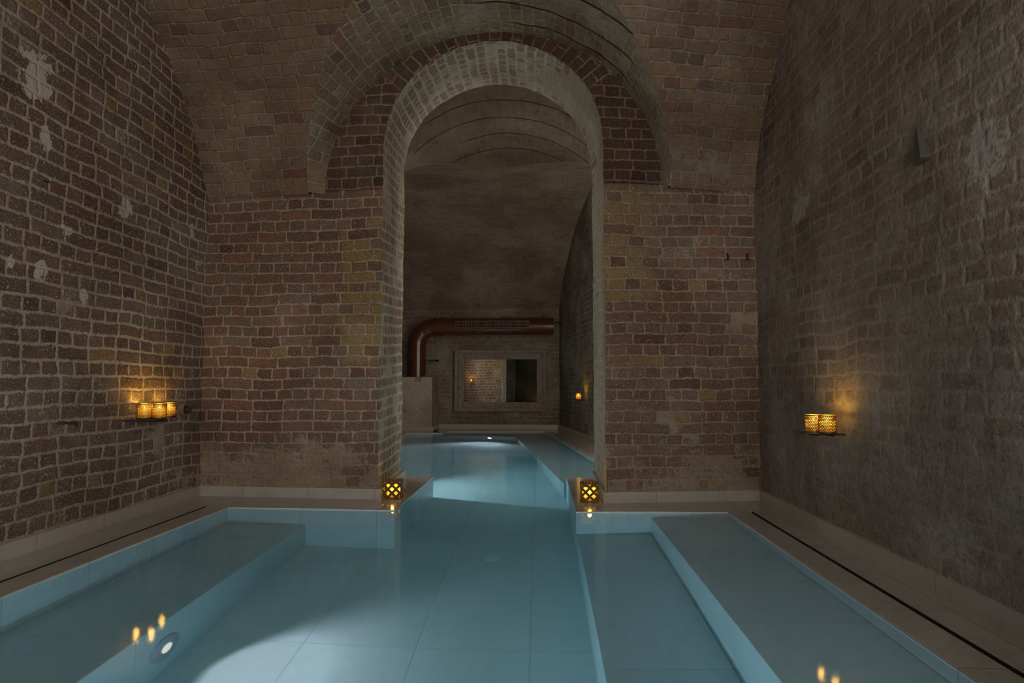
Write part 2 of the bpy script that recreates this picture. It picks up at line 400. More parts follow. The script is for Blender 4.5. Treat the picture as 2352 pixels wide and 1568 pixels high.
def pier_face(bm, x0, x1, z1, Y, mi, n=30, flip=False, z0=-.03):
    nx = max(4, int(abs(x1 - x0) / .035)); nz = int((z1 - z0) / .035)
    grid(bm, nx, nz, lambda a, b: ((lerp(x0, x1, a), Y(lerp(x0, x1, a)), lerp(z0, z1, b)), (lerp(x0, x1, a), lerp(z0, z1, b))), mi, flip=flip)
def tympanum(bm, x0, x1, zs, rise, Y, C, ra, rb, mi, flip=False):
    cx = C[0]
    def inner(phi):
        # outline point of the opening seen from C at angle phi (0 = left)
        dx, dz = -math.cos(phi), math.sin(phi)
        best = None
        xx = x0 if dx < 0 else x1
        if abs(dx) > 1e-6:
            s = (xx - C[0]) / dx
            if C[1] + s * dz <= zs: best = s
        if best is None:
            lo, hi = .3, 3.
            c = (x0 + x1) / 2; r = (x1 - x0) / 2
            for _ in range(40):
                m = (lo + hi) / 2
                px, pz = C[0] + dx * m, C[1] + dz * m
                if ((px - c) / r) ** 2 + (max(0, pz - zs) / rise) ** 2 < 1 or pz < zs: lo = m
                else: hi = m
            best = lo
        return C[0] + dx * best, C[1] + dz * best
    N = 150
    pts = []
    for k in range(N + 1):
        phi = PI * k / N
        pi_ = inner(phi); po = (C[0] - ra * math.cos(phi), C[1] + rb * math.sin(phi))
        pts.append((pi_, po))
    arc = [0.]
    for (a, _), (b, _) in zip(pts, pts[1:]): arc.append(arc[-1] + math.hypot(b[0] - a[0], b[1] - a[1]))
    tot = arc[-1]
    def mk(k0, k1, polar):
        def fn(a, b):
            kk = lerp(k0, k1, a); k = min(N - 1, int(kk)); f = kk - k
            (ax, az), (ox, oz) = pts[k]; (bx, bz), (px, pz) = pts[k + 1]
            ix, iz = lerp(ax, bx, f), lerp(az, bz, f); ex, ez = lerp(ox, px, f), lerp(oz, pz, f)
            x, z = lerp(ix, ex, b), lerp(iz, ez, b)
            if polar:
                r = math.hypot(x - ix, z - iz); uv = (r + .03, lerp(arc[k], arc[k + 1], f) + 3.)
            else: uv = (x, z)
            return (x, Y(x), z), uv
        return fn
    k1 = int(N * .27); k2 = N - int(N * .25)
    for (a, b, pol) in ((0, k1, False), (k1, k2, True), (k2, N, False)):
        grid(bm, max(8, (b - a)), 14, mk(a, b, pol), mi, flip=flip)
def soffit(bm, fr, bk, Yf, Yb, mi, split=True):
    L = []
    def P(t, s):
        (xa, za), (xb, zb) = arch_curve(*fr, t), arch_curve(*bk, t)
        x, z = lerp(xa, xb, s), lerp(za, zb, s)
        return (x, lerp(Yf(xa), Yb, s), z)
    arc = [0.]; N = 240; prev = P(0, 0)
    for k in range(1, N + 1):
        q = P(3 * k / N, 0); arc.append(arc[-1] + math.hypot(q[0] - prev[0], q[2] - prev[2])); prev = q
    def fn(a, b):
        k = min(N, int(round(a * N))); p = P(3 * a, b)
        return p, (b * (Yb - Yf(-.3)) + .1, arc[k])
    grid(bm, N, 30, fn, mi)

def pen_vault(bm, wall, groin_x, groin_z, Yw, Yfun, mi, flip=False):
    """small barrel over the opening, ruled from the wall to the groin with the big barrel"""
    N = 110
    def fn(a, b):
        th = PI * a
        xw = wall[0] - wall[1] * math.cos(th); zw = Z0 + wall[2] * math.sin(th)
        xg = groin_x(th); zg = groin_z(th); yg = Yfun(th)
        p = (lerp(xw, xg, b), lerp(Yw(xw), yg, b), lerp(zw, zg, b))
        return p, (p[1], wall[1] * th)
    grid(bm, N, 44, fn, mi, flip=flip)

# ------------------------------------------------------------------ middle wall with the arch
FR = (-1.13, .45, 2.50, .77); BK = (-1.188, .458, 2.65, .795)
def wall_arch(name, Yf, Yb, mats, far_side=True):
    bm = bmesh.new()
    pier_face(bm, -2.52, -1.13, 2.2, Yf, 0)
    pier_face(bm, .45, 1.6, 2.2, Yf, 1)
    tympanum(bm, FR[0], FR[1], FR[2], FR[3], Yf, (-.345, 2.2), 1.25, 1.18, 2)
    soffit(bm, FR, BK, Yf, Yb, 3)
    if far_side:
        bkY = lambda x: Yb
        pier_face(bm, -2.9, -1.188, 2.2, bkY, 4, flip=True)
        pier_face(bm, .458, 1.6, 2.2, bkY, 4, flip=True)
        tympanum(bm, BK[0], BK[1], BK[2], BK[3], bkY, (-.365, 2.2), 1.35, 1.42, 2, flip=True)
    return shell(name, bm, mats)
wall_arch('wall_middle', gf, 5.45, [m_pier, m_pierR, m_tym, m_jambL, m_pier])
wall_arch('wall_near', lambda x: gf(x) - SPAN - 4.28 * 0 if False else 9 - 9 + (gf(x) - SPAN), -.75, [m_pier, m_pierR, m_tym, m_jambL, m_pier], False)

def flat_wall(name, a, b, z1, mat, u0=0., amp=.010, z0=-.03):
    bm = bmesh.new(); L = math.hypot(b[0] - a[0], b[1] - a[1])
    ax = 1 if abs(b[1] - a[1]) > abs(b[0] - a[0]) else 0
    grid(bm, int(L / .04), int((z1 - z0) / .04), lambda s, t: ((lerp(a[0], b[0], s), lerp(a[1], b[1], s), lerp(z0, z1, t)), (a[ax] + (b[ax] - a[ax]) * s, lerp(z0, z1, t))), 0, amp=amp)
    return shell(name, bm, [mat])
flat_wall('wall_left', (XL, .15), (XL, 4.62), 3.66, m_left)
flat_wall('wall_right', (XR, 4.62), (XR, .15), 3.66, m_right, amp=.014)
flat_wall('wall_far', (-3.0, 11.60), (.45, 11.555), 2.35, m_far)
flat_wall('wall_far_right', (.345, 11.62), (1.235, 5.40), 3.7, m_farR)
flat_wall('wall_far_left', (-2.25, 5.42), (-2.82, 11.62), 3.7, m_farR)
flat_wall('wall_behind', (1.9, -1.45), (-2.8, -1.45), 3.6, m_right)

# ------------------------------------------------------------------ vaults
def vault_front(name, ysign, base):
    """half of the transverse barrel with the small vault over the arch cut into it"""
    bm = bmesh.new()
    dl = lambda x: .05 * max(0., 1 - abs(abs(x + .378) - 1.29) / .5) if abs(x + .378) > 1.29 else .05
    GX = lambda th: -.378 - 1.29 * math.cos(th)
    GZ = lambda th: Z0 + 1.165 * math.sin(th)
    def ycoord(x, i): return base(x) - ysign * i
    GY = lambda th: ycoord(GX(th), i_front(GZ(th) - Z0) + .05)
    pen_vault(bm, (-.345, 1.215, 1.158), GX, GZ, base, GY, 1)
    def arcl(i): return 2.32 * (math.asin(min(1, (2.14) / 2.32)) - math.asin(max(-1, (2.14 - i) / 2.32)))
    # middle strip above the groin
    def mid(a, b):
        th = PI * a; x = GX(th); i0 = i_front(GZ(th) - Z0); i = lerp(i0, 2.14, b)
        return (x, ycoord(x, i + .05 * (1 - b)), Z0 + h_front(i)), (x, Z0 + arcl(i))
    grid(bm, 110, 50, mid, 0)
    for (xa, xb) in ((-2.62, GX(0)), (GX(PI), 1.72)):
        def side(a, b):
            x = lerp(xa, xb, a); i = 2.14 * b
            return (x, ycoord(x, i + dl(x) * (1 - b)), Z0 + h_front(i)), (x, Z0 + arcl(i))
        grid(bm, 28, 62, side, 0)
        def ledge(a, b):
            x = lerp(xa, xb, a)
            return (x, ycoord(x, lerp(-.04, dl(x), b)), Z0), (x, Z0 - .04 + b * .04)
        grid(bm, 28, 2, ledge, 0)
    return shell(name, bm, [m_vault, m_pen])
vault_front('ceiling_front', 1, gf)
vault_front('ceiling_near', -1, lambda x: gf(x) - SPAN)

def vault_far():
    bm = bmesh.new()
    GX = lambda th: -.365 - 1.33 * math.cos(th)
    GZ = lambda th: Z0 + 1.335 * math.sin(th)
    GY = lambda th: 5.45 + i_far(GZ(th) - Z0)
    pen_vault(bm, (-.365, 1.31, 1.335), GX, GZ, lambda x: 5.45, GY, 1)
    H = 3.055
    def arcl(i): return 4.02 * (math.asin(min(1, 3.05 / 4.02)) - math.asin((3.05 - i) / 4.02))
    def mid(a, b):
        th = PI * a; x = GX(th); i0 = i_far(GZ(th) - Z0); i = lerp(i0, 3.05, b)
        return (x, 5.45 + i, Z0 + h_far(i)), (x, Z0 + arcl(i))
    grid(bm, 90, 30, mid, 0)
    for (xa, xb) in ((-3.1, GX(0)), (GX(PI), 1.8)):
        grid(bm, 24, 40, lambda a, b: ((lerp(xa, xb, a), 5.45 + 3.05 * b, Z0 + h_far(3.05 * b)), (lerp(xa, xb, a), Z0 + arcl(3.05 * b))), 0)
    grid(bm, 120, 60, lambda a, b: ((lerp(-3.1, 1.8, a), 11.57 - 3.07 * b, Z0 + h_far(3.05 * b)), (lerp(-3.1, 1.8, a), Z0 + arcl(3.05 * b))), 0)
    return shell('ceiling_far', bm, [m_farb, m_farv])
vault_far()
bm = bmesh.new()   # plain crown over the space behind the camera
grid(bm, 20, 10, lambda a, b: ((lerp(-2.6, 1.8, a), lerp(-1.55, -.65, b), 3.35 + .2 * math.sin(PI * a)), (lerp(-2.6, 1.8, a), lerp(-1.5, -.7, b))), 0)
for xs in (-1.9, 1.2): grid(bm, 6, 30, lambda a, b: ((xs, lerp(-1.5, -.7, a), lerp(-.03, 3.6, b)), (lerp(0, .8, a), lerp(0, 3.6, b))), 0)
shell('ceiling_behind', bm, [m_farb])

# ------------------------------------------------------------------ pool basin, deck, benches
FLOOR = -.90
bm = bmesh.new(); box(bm, -2.9, 1.9, -1.5, 11.7, FLOOR - .06, FLOOR)
o = mkobj('floor', bm, m_pool); tag(o, kind='structure')

def deck_mesh(name, polys, bev=.004, mat=None):
    bm = bmesh.new()
    for p in polys: prism(bm, p, FLOOR - .02, 0., bev)
    # deck marble on top, pool marble on the submerged faces
    for f in bm.faces: f.material_index = 0 if (f.normal.z > .3 or f.calc_center_median().z > -.0045) else 1
    o = mkobj(name, bm, [m_deck, m_pool]); tag(o, kind='structure'); return o
R = lambda x0, x1, y0, y1: [(x0, y0), (x1, y0), (x1, y1), (x0, y1)]
PF = 4.10
deck_mesh('pool_deck', [
    R(-2.182, -2.036, -.8, 4.165),                                            # coping between slot and pool, left
    R(-2.50, -2.203, -.8, 4.165),                                             # outer strip, left
    [(-2.50, 4.165), (-2.036, 4.165), (-2.036, 4.128), (-1.576, 4.110), (-.927, 4.078), (-.927, 5.555), (-1.25, 5.555), (-1.25, 4.62), (-2.50, 4.62)],
    [(.226, 4.078), (.70, 4.098), (1.178, 4.112), (1.178, 4.150), (1.60, 4.150), (1.60, 4.62), (.52, 4.62), (.52, 5.555), (.226, 5.555)],
    R(1.178, 1.318, -.8, 4.150), R(1.341, 1.60, -.8, 4.150),
    R(-2.50, -.927, -1.5, .52), R(.226, 1.6, -1.5, .52), R(-.93, .23, -1.5, -.9)])
bm = bmesh.new()
box(bm, -2.202, -2.180, .5, 4.163, -.5, -.010); box(bm, -2.2028, -2.198, .5, 4.163, -.02, -.0015); box(bm, 1.3362, 1.3408, .5, 4.148, -.02, -.0015); box(bm, 1.316, 1.340, .5, 4.148, -.5, -.010)  # dark strips and linings stand in for shade in the slots
o = mkobj('trim_drain', bm, m_dark); tag(o, kind='structure')
# far room deck: right side runs with the turned wall, then the far side and the stepped corner by the whitewashed block
def wr(y): return lerp(.345, 1.235, (11.62 - y) / 6.22)       # right wall x at y
def wl(y): return lerp(-2.25, -2.82, (y - 5.42) / 6.2)
def pr(y): return .062 + (10.9 - y) * .1283
def pl(y): return -2.20 + (10.44 - y) * .12
bm = bmesh.new()
deck_mesh('pool_deck_far', [
    [(pr(5.47), 5.47), (pr(5.47) + .10, 5.47), (pr(10.8) + .10, 10.8), (pr(10.9), 10.9)],
    [(pr(5.47) + .115, 5.47), (wr(5.47) + .05, 5.47), (wr(11.3) + .06, 11.3), (pr(10.8) + .115, 10.82)],
    [(-1.573, 10.83), (pr(10.9), 10.9), (pr(10.8) + .115, 10.82), (wr(11.3) + .06, 11.3), (.42, 11.65), (-1.88, 11.65), (-1.88, 10.88), (-1.604, 10.47)],
    [(-2.20, 10.44), (-1.604, 10.47), (-1.80, 10.95), (-1.80, 11.6), (-2.9, 11.6), (-2.9, 10.44)],
    [(wl(5.47) - .05, 5.47), (-1.70, 5.47), (pl(5.56), 5.56), (pl(9.9), 9.9), (-2.20, 10.44), (-2.9, 10.44)],
    [(.52, 5.44), (pr(5.5) + .02, 5.44), (pr(5.5), 5.5), (.52, 5.5)]])
bm = bmesh.new()
prism(bm, [(pr(5.47) + .101, 5.5), (pr(5.47) + .114, 5.5), (pr(10.8) + .114, 10.78), (pr(10.8) + .101, 10.78)], -.4, -.010)  # dark strip stands in for shade in the far slot
o = mkobj('trim_drain_far', bm, m_dark); tag(o, kind='structure')

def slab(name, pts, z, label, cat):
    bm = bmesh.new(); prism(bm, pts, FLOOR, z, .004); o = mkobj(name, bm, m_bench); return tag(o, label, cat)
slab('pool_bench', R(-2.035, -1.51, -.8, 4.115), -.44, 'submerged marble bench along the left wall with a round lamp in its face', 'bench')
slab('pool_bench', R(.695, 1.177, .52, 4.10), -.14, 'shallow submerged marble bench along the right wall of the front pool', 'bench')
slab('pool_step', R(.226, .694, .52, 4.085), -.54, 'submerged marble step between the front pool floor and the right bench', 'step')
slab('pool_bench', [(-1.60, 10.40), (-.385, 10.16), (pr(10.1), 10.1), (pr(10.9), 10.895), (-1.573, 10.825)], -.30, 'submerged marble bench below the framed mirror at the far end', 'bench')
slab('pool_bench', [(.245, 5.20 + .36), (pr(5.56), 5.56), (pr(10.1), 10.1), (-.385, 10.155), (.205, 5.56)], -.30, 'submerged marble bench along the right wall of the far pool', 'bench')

# kerb tiles at the foot of the walls
def kerb(name, pts, side, th=.022, h=.072, amp=0.):
    """pts: foot of the wall; side: +1 = room on the left of the direction of travel"""
    bm = bmesh.new(); n = len(pts); nor = []
    for i in range(n - 1):
        dx, dy = pts[i + 1][0] - pts[i][0], pts[i + 1][1] - pts[i][1]; l = math.hypot(dx, dy); nor.append((-dy / l * side, dx / l * side))
    off = []
    for i, p in enumerate(pts):
        if i == 0: q = nor[0]; k = 1
        elif i == n - 1: q = nor[-1]; k = 1
        else:
            a, b = nor[i - 1], nor[i]; q = (a[0] + b[0], a[1] + b[1]); l = math.hypot(*q); q = (q[0] / l, q[1] / l); k = 1 / max(.3, q[0] * a[0] + q[1] * a[1])
        off.append((p[0] + q[0] * th * k, p[1] + q[1] * th * k))
    back = [(p[0] - (o[0] - p[0]) * 1.4, p[1] - (o[1] - p[1]) * 1.4) for p, o in zip(pts, off)]
    for i in range(n - 1):
        quad = [off[i], off[i + 1], back[i + 1], back[i]]
        lo = [bm.verts.new((x, y, -.001)) for x, y in quad]; hi = [bm.verts.new((x, y, h)) for x, y in quad]
        bm.faces.new(hi)
        for a, b in ((0, 1), (1, 2), (2, 3), (3, 0)): bm.faces.new((lo[a], lo[b], hi[b], hi[a]))
    bmesh.ops.remove_doubles(bm, verts=bm.verts, dist=1e-5)
    o = mkobj(name, bm, m_kerb); tag(o, kind='structure'); return o
kerb('baseboard_left', [(XL, .2), (XL, 4.55), (-1.13, 4.46), (-1.165, 5.43)], -1)
kerb('baseboard_right', [(.457, 5.43), (.448, 4.39), (1.53, 4.53), (XR, .2)], -1)
kerb('baseboard_far', [(wl(5.5), 5.5), (wl(10.9), 10.9), (-1.855, 10.92), (-1.855, 11.58), (.35, 11.555), (wr(5.5), 5.5)], -1, th=.03)

# ------------------------------------------------------------------ water
bm = bmesh.new()
e = .02
prism(bm, [(-2.036 - e, -.89), (1.178 + e, -.89), (1.178 + e, 4.112 + e), (.226 + e, 4.078 + e), (.226 + e, 5.50), (pr(5.50) + e, 5.50), (pr(10.9) + e, 10.9 + e),
           (-1.573 - e, 10.83 + e), (-1.604 - e, 10.47 + e), (-2.20 - e, 10.44 + e), (pl(5.56) - e, 5.50), (-.927 - e, 5.50), (-.927 - e, 4.078 + e), (-2.036 - e, 4.128 + e)], FLOOR - .03, W)
o = mkobj('pool_water', bm, wm); tag(o, 'clear still turquoise water filling the marble pool through the arch', 'water', kind='stuff')

# ------------------------------------------------------------------ candles
FL = (1., .58, .09)
def point(name, loc, power, col, r=.01, parent=None):
    l = bpy.data.lights.new(name, 'POINT'); l.energy = power; l.color = col; l.shadow_soft_size = r
    o = bpy.data.objects.new(name, l); o.location = loc; return link(o, parent)
def flame_bm(h=.030, r=.0085, z=0.):
    bm = bmesh.new(); lathe(bm, [(.0005, z), (r * .7, z + h * .12), (r, z + h * .32), (r * .75, z + h * .6), (r * .3, z + h * .85), (.0003, z + h)], 10); return bm
def tealight(parent, z=0., r=.019):
    bm = bmesh.new(); lathe(bm, [(r, z), (r * 1.04, z + .001), (r * 1.04, z + .014), (r * .96, z + .014), (r * .96, z + .011)], 20, cap=True)
    t = mkobj('tealight_tin', bm, m_tin, parent, True)
    bm = bmesh.new(); lathe(bm, [(r * .94, z + .004), (r * .94, z + .0125), (r * .5, z + .0122), (.0005, z + .012)], 20); mkobj('wax', bm, m_wax, t, True)
    bm = bmesh.new(); lathe(bm, [(.0007, z + .012), (.0007, z + .018)], 6); mkobj('wick', bm, m_iron, t)
    mkobj('flame', flame_bm(z=z + .017), m_flame, t, True)
    return t
def perforated_cup(parent, r=.0415, h=.088):
    bm = bmesh.new(); nc, nr = 30, 11
    dz = (h - .010) / nr
    for j in range(nr):
        zc = .005 + dz * (j + .5); offs = .5 * (j % 2)
        for i in range(nc):
            ac = (i + offs) / nc * 2 * PI; da = PI / nc
            P = lambda a, z: (r * math.cos(a), r * math.sin(a), z)
            hr_a, hr_z = da * .62, dz * .5 * .62
            ins = [bm.verts.new(P(ac + hr_a * math.cos(PI / 4 * k), zc + hr_z * math.sin(PI / 4 * k))) for k in range(8)]
            outp = [(1, 0), (1, 1), (0, 1), (-1, 1), (-1, 0), (-1, -1), (0, -1), (1, -1)]
            ous = [bm.verts.new(P(ac + da * a, zc + dz * .5 * b)) for a, b in outp]
            for k in range(8): bm.faces.new((ous[k], ous[(k + 1) % 8], ins[(k + 1) % 8], ins[k]))
    bmesh.ops.remove_doubles(bm, verts=bm.verts, dist=2e-5)
    for z0, z1 in ((0., .005), (h - .005, h)):
        lathe(bm, [(r, z0), (r, z1)], 60, cap=False)
    lathe(bm, [(.0005, .0006), (r, .0006)], 60, cap=False)
    o = mkobj('perforated_cup', bm, m_gold, parent)
    md = o.modifiers.new('s', 'SOLIDIFY'); md.thickness = .0011
    return o
CANDLE = .85
def make_votive():
    t = thing('votive_holder', (0, 0, 0), cat='candle holder')
    perforated_cup(t)
    tl = tealight(t, .003); 
    for ch in tl.children:
        if ch.name.startswith('flame'): pass
    tl.location.z = .022
    bm = bmesh.new(); lathe(bm, [(.0005, .003), (.034, .003), (.0375, .008), (.0375, .060)], 28, cap=False); mkobj('glass_insert', bm, m_frost, t, True)
    point('candle_light', (0, 0, .074), CANDLE, FL, .014, t)
    return t
vot = make_votive(); used = []
def put_votive(x, y, z, label, group, rz=0.):
    o = vot if not used else copy_tree(vot)
    used.append(1); o.location = (x, y, z); o.rotation_euler = (0, 0, rz); tag(o, label, 'candle holder', group); return o

def wall_shelf(loc, rz, plate, arms, label):
    """plate: outline in the shelf's own frame (x away from the wall); arms: list of polylines"""
    t = thing('wall_shelf', loc, rz, label=label, cat='shelf')
    bm = bmesh.new(); prism(bm, plate, 0., .004); mkobj('plate', bm, m_iron, t)
    for a in arms:
        bm = bmesh.new(); tube(bm, a, .0045, 8); mkobj('bracket', bm, m_iron, t)
    return t
# left wall: three votives on a forked bracket
SL = .588
def hexp(cx, cy, r, n=12): return [(cx + r * math.cos(2 * PI * i / n), cy + r * math.sin(2 * PI * i / n)) for i in range(n)]
wall_shelf((XL + .005, 3.83, SL), 0., [(.01, 0), (.03, -.07), (.09, -.09), (.175, -.085), (.19, -.03), (.15, .04), (.125, .17), (.10, .215), (.05, .22), (.03, .10)],
           [[(-.03, -.16, -.004), (.16, -.10, -.004)], [(-.03, -.05, -.010), (.20, -.06, -.010)], [(-.03, .10, -.004), (.16, -.02, -.004)]],
           'dark iron bracket shelf holding three votives on the left brick wall')
g3 = 'perforated brass votives on the left wall shelf'
put_votive(-2.405, 3.790, SL + .006, 'perforated brass votive, left one of three on the left wall', g3)
put_votive(-2.318, 3.797, SL + .006, 'perforated brass votive, front middle one of three on the left wall', g3, .3)
put_votive(-2.385, 4.010, SL + .006, 'perforated brass votive partly hidden at the right of three on the left wall', g3, .7)
# right wall: two votives
SR = .556
wall_shelf((XR - .005, 3.28, SR - .004), PI, [(.03, -.10), (.09, -.13), (.19, -.10), (.19, .02), (.13, .07), (.05, .06)],
           [[(-.03, 0, -.004), (.17, 0, -.004)], [(.04, -.03, -.012), (.10, .0, -.004)]],
           'dark iron bracket shelf holding two votives on the right plastered wall')
g2 = 'perforated brass votives on the right wall shelf'
put_votive(1.404, 3.352, SR, 'perforated brass votive, left and lower lit of two on the right wall', g2, .2)
put_votive(1.434, 3.262, SR + .002, 'perforated brass votive, right and brighter of two on the right wall', g2, .5)
# far right wall: one votive
wall_shelf((wr(9.3), 9.30, .575), PI + .14, [(.06, -.06), (.17, -.06), (.19, 0), (.17, .06), (.06, .06)], [[(-.03, 0, -.004), (.15, 0, -.004)]],
           'small iron bracket shelf with one votive on the far right wall')
put_votive(wr(9.3) - .115, 9.315, .58, 'perforated brass votive alone on the far right wall', 'votives on the far walls')
# on the back of the left pier, seen in the mirror
wall_shelf((-2.02, 5.46, .84), PI / 2, [(.04, -.06), (.15, -.06), (.17, 0), (.15, .06), (.04, .06)], [[(-.03, 0, -.004), (.15, 0, -.004)]],
           'small iron bracket shelf with one votive, seen at the left in the far mirror')
put_votive(-2.02, 5.56, .845, 'perforated brass votive seen at the left in the far mirror', 'votives on the far walls')

def lattice_lantern():
    t = thing('tealight_lantern', (0, 0, 0))
    S_, H_ = .124, .124
    hs = S_ / 2
    def clip(poly, inside, inter):
        out = []
        for i, p in enumerate(poly):
            q = poly[(i + 1) % len(poly)]
            if inside(p): out.append(p)
            if inside(p) != inside(q): out.append(inter(p, q))
        return out
    def face_pattern():
        res = []; pch = S_ / 2.25; hr = pch * .29
        for i in range(-4, 5):
            for j in range(-4, 5):
                if (i + j) % 2: continue
                cx, cz = i * pch / 2, H_ / 2 + .006 + j * pch / 2
                O = [(cx + pch / 2, cz), (cx, cz + pch / 2), (cx - pch / 2, cz), (cx, cz - pch / 2)]
                I = [(cx + hr, cz), (cx, cz + hr), (cx - hr, cz), (cx, cz - hr)]
                for k in range(4):
                    poly = [O[k], O[(k + 1) % 4], I[(k + 1) % 4], I[k]]
                    for ax, lim, sg in ((0, hs, 1), (0, -hs, -1), (1, H_, 1), (1, 0., -1)):
                        ins = lambda p, ax=ax, lim=lim, sg=sg: sg * p[ax] <= sg * lim + 1e-9
                        def inter(p, q, ax=ax, lim=lim):
                            s = (lim - p[ax]) / (q[ax] - p[ax]); return (p[0] + (q[0] - p[0]) * s, p[1] + (q[1] - p[1]) * s)
                        if poly: poly = clip(poly, ins, inter)
                    if len(poly) >= 3: res.append(poly)
        return res
    pat = face_pattern()
    for rot in range(4):
        bm = bmesh.new(); R_ = Matrix.Rotation(rot * PI / 2, 4, 'Z')
        for poly in pat:
            vs = []
            for x, z in poly:
                v = R_ @ Vector((x, -hs, z))
                vs.append(bm.verts.new(v))
            try: bm.faces.new(vs)
            except ValueError: pass
        bmesh.ops.remove_doubles(bm, verts=bm.verts, dist=2e-5)
        o = mkobj('lattice_panel', bm, m_lant, t); md = o.modifiers.new('s', 'SOLIDIFY'); md.thickness = .0035
    bm = bmesh.new()
    w = .005
    for z in (H_ - .004,):
        box(bm, -hs, hs, -hs, -hs + w, z, z + .005); box(bm, -hs, hs, hs - w, hs, z, z + .005)
        box(bm, -hs, -hs + w, -hs + w, hs - w, z, z + .005); box(bm, hs - w, hs, -hs + w, hs - w, z, z + .005)
    for k in range(-2, 3):   # pierced lid
        box(bm, -hs + w, hs - w, k * .021 - .003, k * .021 + .003, H_, H_ + .003); box(bm, k * .021 - .003, k * .021 + .003, -hs + w, hs - w, H_ - .0006, H_ + .0024)
    mkobj('lid', bm, m_lant, t)
    bm = bmesh.new(); box(bm, -hs, hs, -hs, hs, 0., .003, .001, 1); mkobj('base', bm, m_lant, t)
    tl = tealight(t, .003, .024)
    bm = bmesh.new(); lathe(bm, [(.0005, .004), (.040, .004), (.047, .010), (.047, .098)], 28, cap=False); mkobj('glass_insert', bm, m_frost, t, True)
    tl.location.z = .030
    point('candle_light', (0, 0, .074), .8, FL, .014, t)
    return t
la = lattice_lantern(); la.location = (-1.036, 4.515, .001); la.rotation_euler = (0, 0, .05)
tag(la, 'square brass lattice lantern on the deck at the left foot of the arch', 'lantern', 'lattice lanterns at the foot of the arch')
lb = copy_tree(la); lb.location = (.338, 4.445, .001); lb.rotation_euler = (0, 0, -.04)
tag(lb, 'square brass lattice lantern on the deck at the right foot of the arch', 'lantern', 'lattice lanterns at the foot of the arch')
lc_ = copy_tree(vot); lc_.location = (-.45, -1.05, .001)
tag(lc_, 'perforated brass votive on the deck, seen low at the right in the far mirror', 'candle holder', 'votives on the far walls')

# ------------------------------------------------------------------ underwater lamps and drain
def pool_lamp(loc, rz, label, power, lens=.034, fl=.098, warm=False):
    t = thing('pool_lamp', loc, rz, label=label, cat='lamp', group='round lamps in the pool walls')
    bm = bmesh.new(); lathe(bm, [(fl, -.006), (fl, .003), (fl * .96, .007), (fl * .55, .010), (lens * 1.1, .010)], 40, axis='x'); mkobj('flange', bm, m_flange, t, False)
    bm = bmesh.new(); lathe(bm, [(lens, .004), (lens, .0115), (lens * .8, .013), (.0006, .014)], 28, axis='x'); mkobj('lens', bm, m_lens, t, False)
    l = bpy.data.lights.new('lamp_light', 'SPOT'); l.energy = power; l.color = (.76, .86, 1.); l.spot_size = 2.25; l.spot_blend = .5; l.shadow_soft_size = .02
    o = bpy.data.objects.new('lamp_light', l); o.location = (.025, 0, 0); o.rotation_euler = (0, -PI / 2, 0); link(o, t)
    if warm: l.color = (.97, .88, 1.); l.spot_size = 2.0; l.spot_blend = .7
    return t
pool_lamp((-1.510, 2.567, -.705), 0., 'lit round underwater lamp in the face of the left bench', 40., warm=True)
pool_lamp((-.80, 10.236, -.56), -PI / 2 + .0 - .19, 'lit round underwater lamp in the bench below the far mirror', 64., warm=True)
pool_lamp((-1.510, 1.10, -.66), 0., 'added unseen round underwater lamp in the face of the left bench, nearest the camera', 12.)  # added out of view to brighten the front pool
pool_lamp((-.45, .522, -.60), PI / 2, 'added unseen round underwater lamp in the near end wall of the pool', 56.)  # added out of view, raises the light in the whole front pool
pool_lamp((pl(5.80), 5.80, -.45), -.12, 'round underwater lamp in the left side of the far pool, behind the pier', 85.)
bm = bmesh.new(); lathe(bm, [(.050, 0), (.050, .004), (.044, .006), (.036, .004), (.0006, .005)], 32)
o = mkobj('floor_drain', bm, m_plast, loc=(-.295, 3.945, FLOOR)); tag(o, 'small round white drain cover in the middle of the pool floor', 'drain')

# ------------------------------------------------------------------ far wall things
WY = lambda x: lerp(11.60, 11.555, (x + 3.0) / 3.45)
t = thing('framed_mirror', (-.717, 11.545, .31), -.0105, label='wide mirror in a weathered wooden frame hanging on the far wall', cat='mirror')
W2, H2 = .827, 1.107
def frame_piece(bm, x0, x1, z0, z1, y0, y1, horizontal, inset):
    pass
def ring(bm, ox, oz0, oz1, ix, iz0, iz1, ya, yb):
    """mitred frame moulding between an outer and an inner rectangle, front face from depth ya (outer) to yb (inner)"""
    O = [(-ox, oz0), (ox, oz0), (ox, oz1), (-ox, oz1)]; I = [(-ix, iz0), (ix, iz0), (ix, iz1), (-ix, iz1)]
    for k in range(4):
        a, b, c, d = O[k], O[(k + 1) % 4], I[(k + 1) % 4], I[k]
        vs = [bm.verts.new((p[0], y, p[1])) for p, y in ((a, ya), (b, ya), (c, yb), (d, yb))]
        vb = [bm.verts.new((p[0], .0, p[1])) for p in (a, b, c, d)]
        bm.faces.new(vs); bm.faces.new(vb[::-1])
        for i in range(4): bm.faces.new((vs[i], vb[i], vb[(i + 1) % 4], vs[(i + 1) % 4]))
for nm, (a, b), (y0, y1) in (('outer_moulding', (0., .05), (-.085, -.062)), ('frame', (.05, .08), (-.030, -.034)), ('inner_board', (.08, .165), (-.052, -.020))):
    bm = bmesh.new(); ring(bm, W2 - a, a, H2 - a, W2 - b, b, H2 - b, y0, y1); mkobj(nm, bm, m_wood, t)
bm = bmesh.new(); box(bm, -W2 + .16, W2 - .16, -.012, -.004, .16, H2 - .16); mkobj('mirror_glass', bm, m_mirror, t)

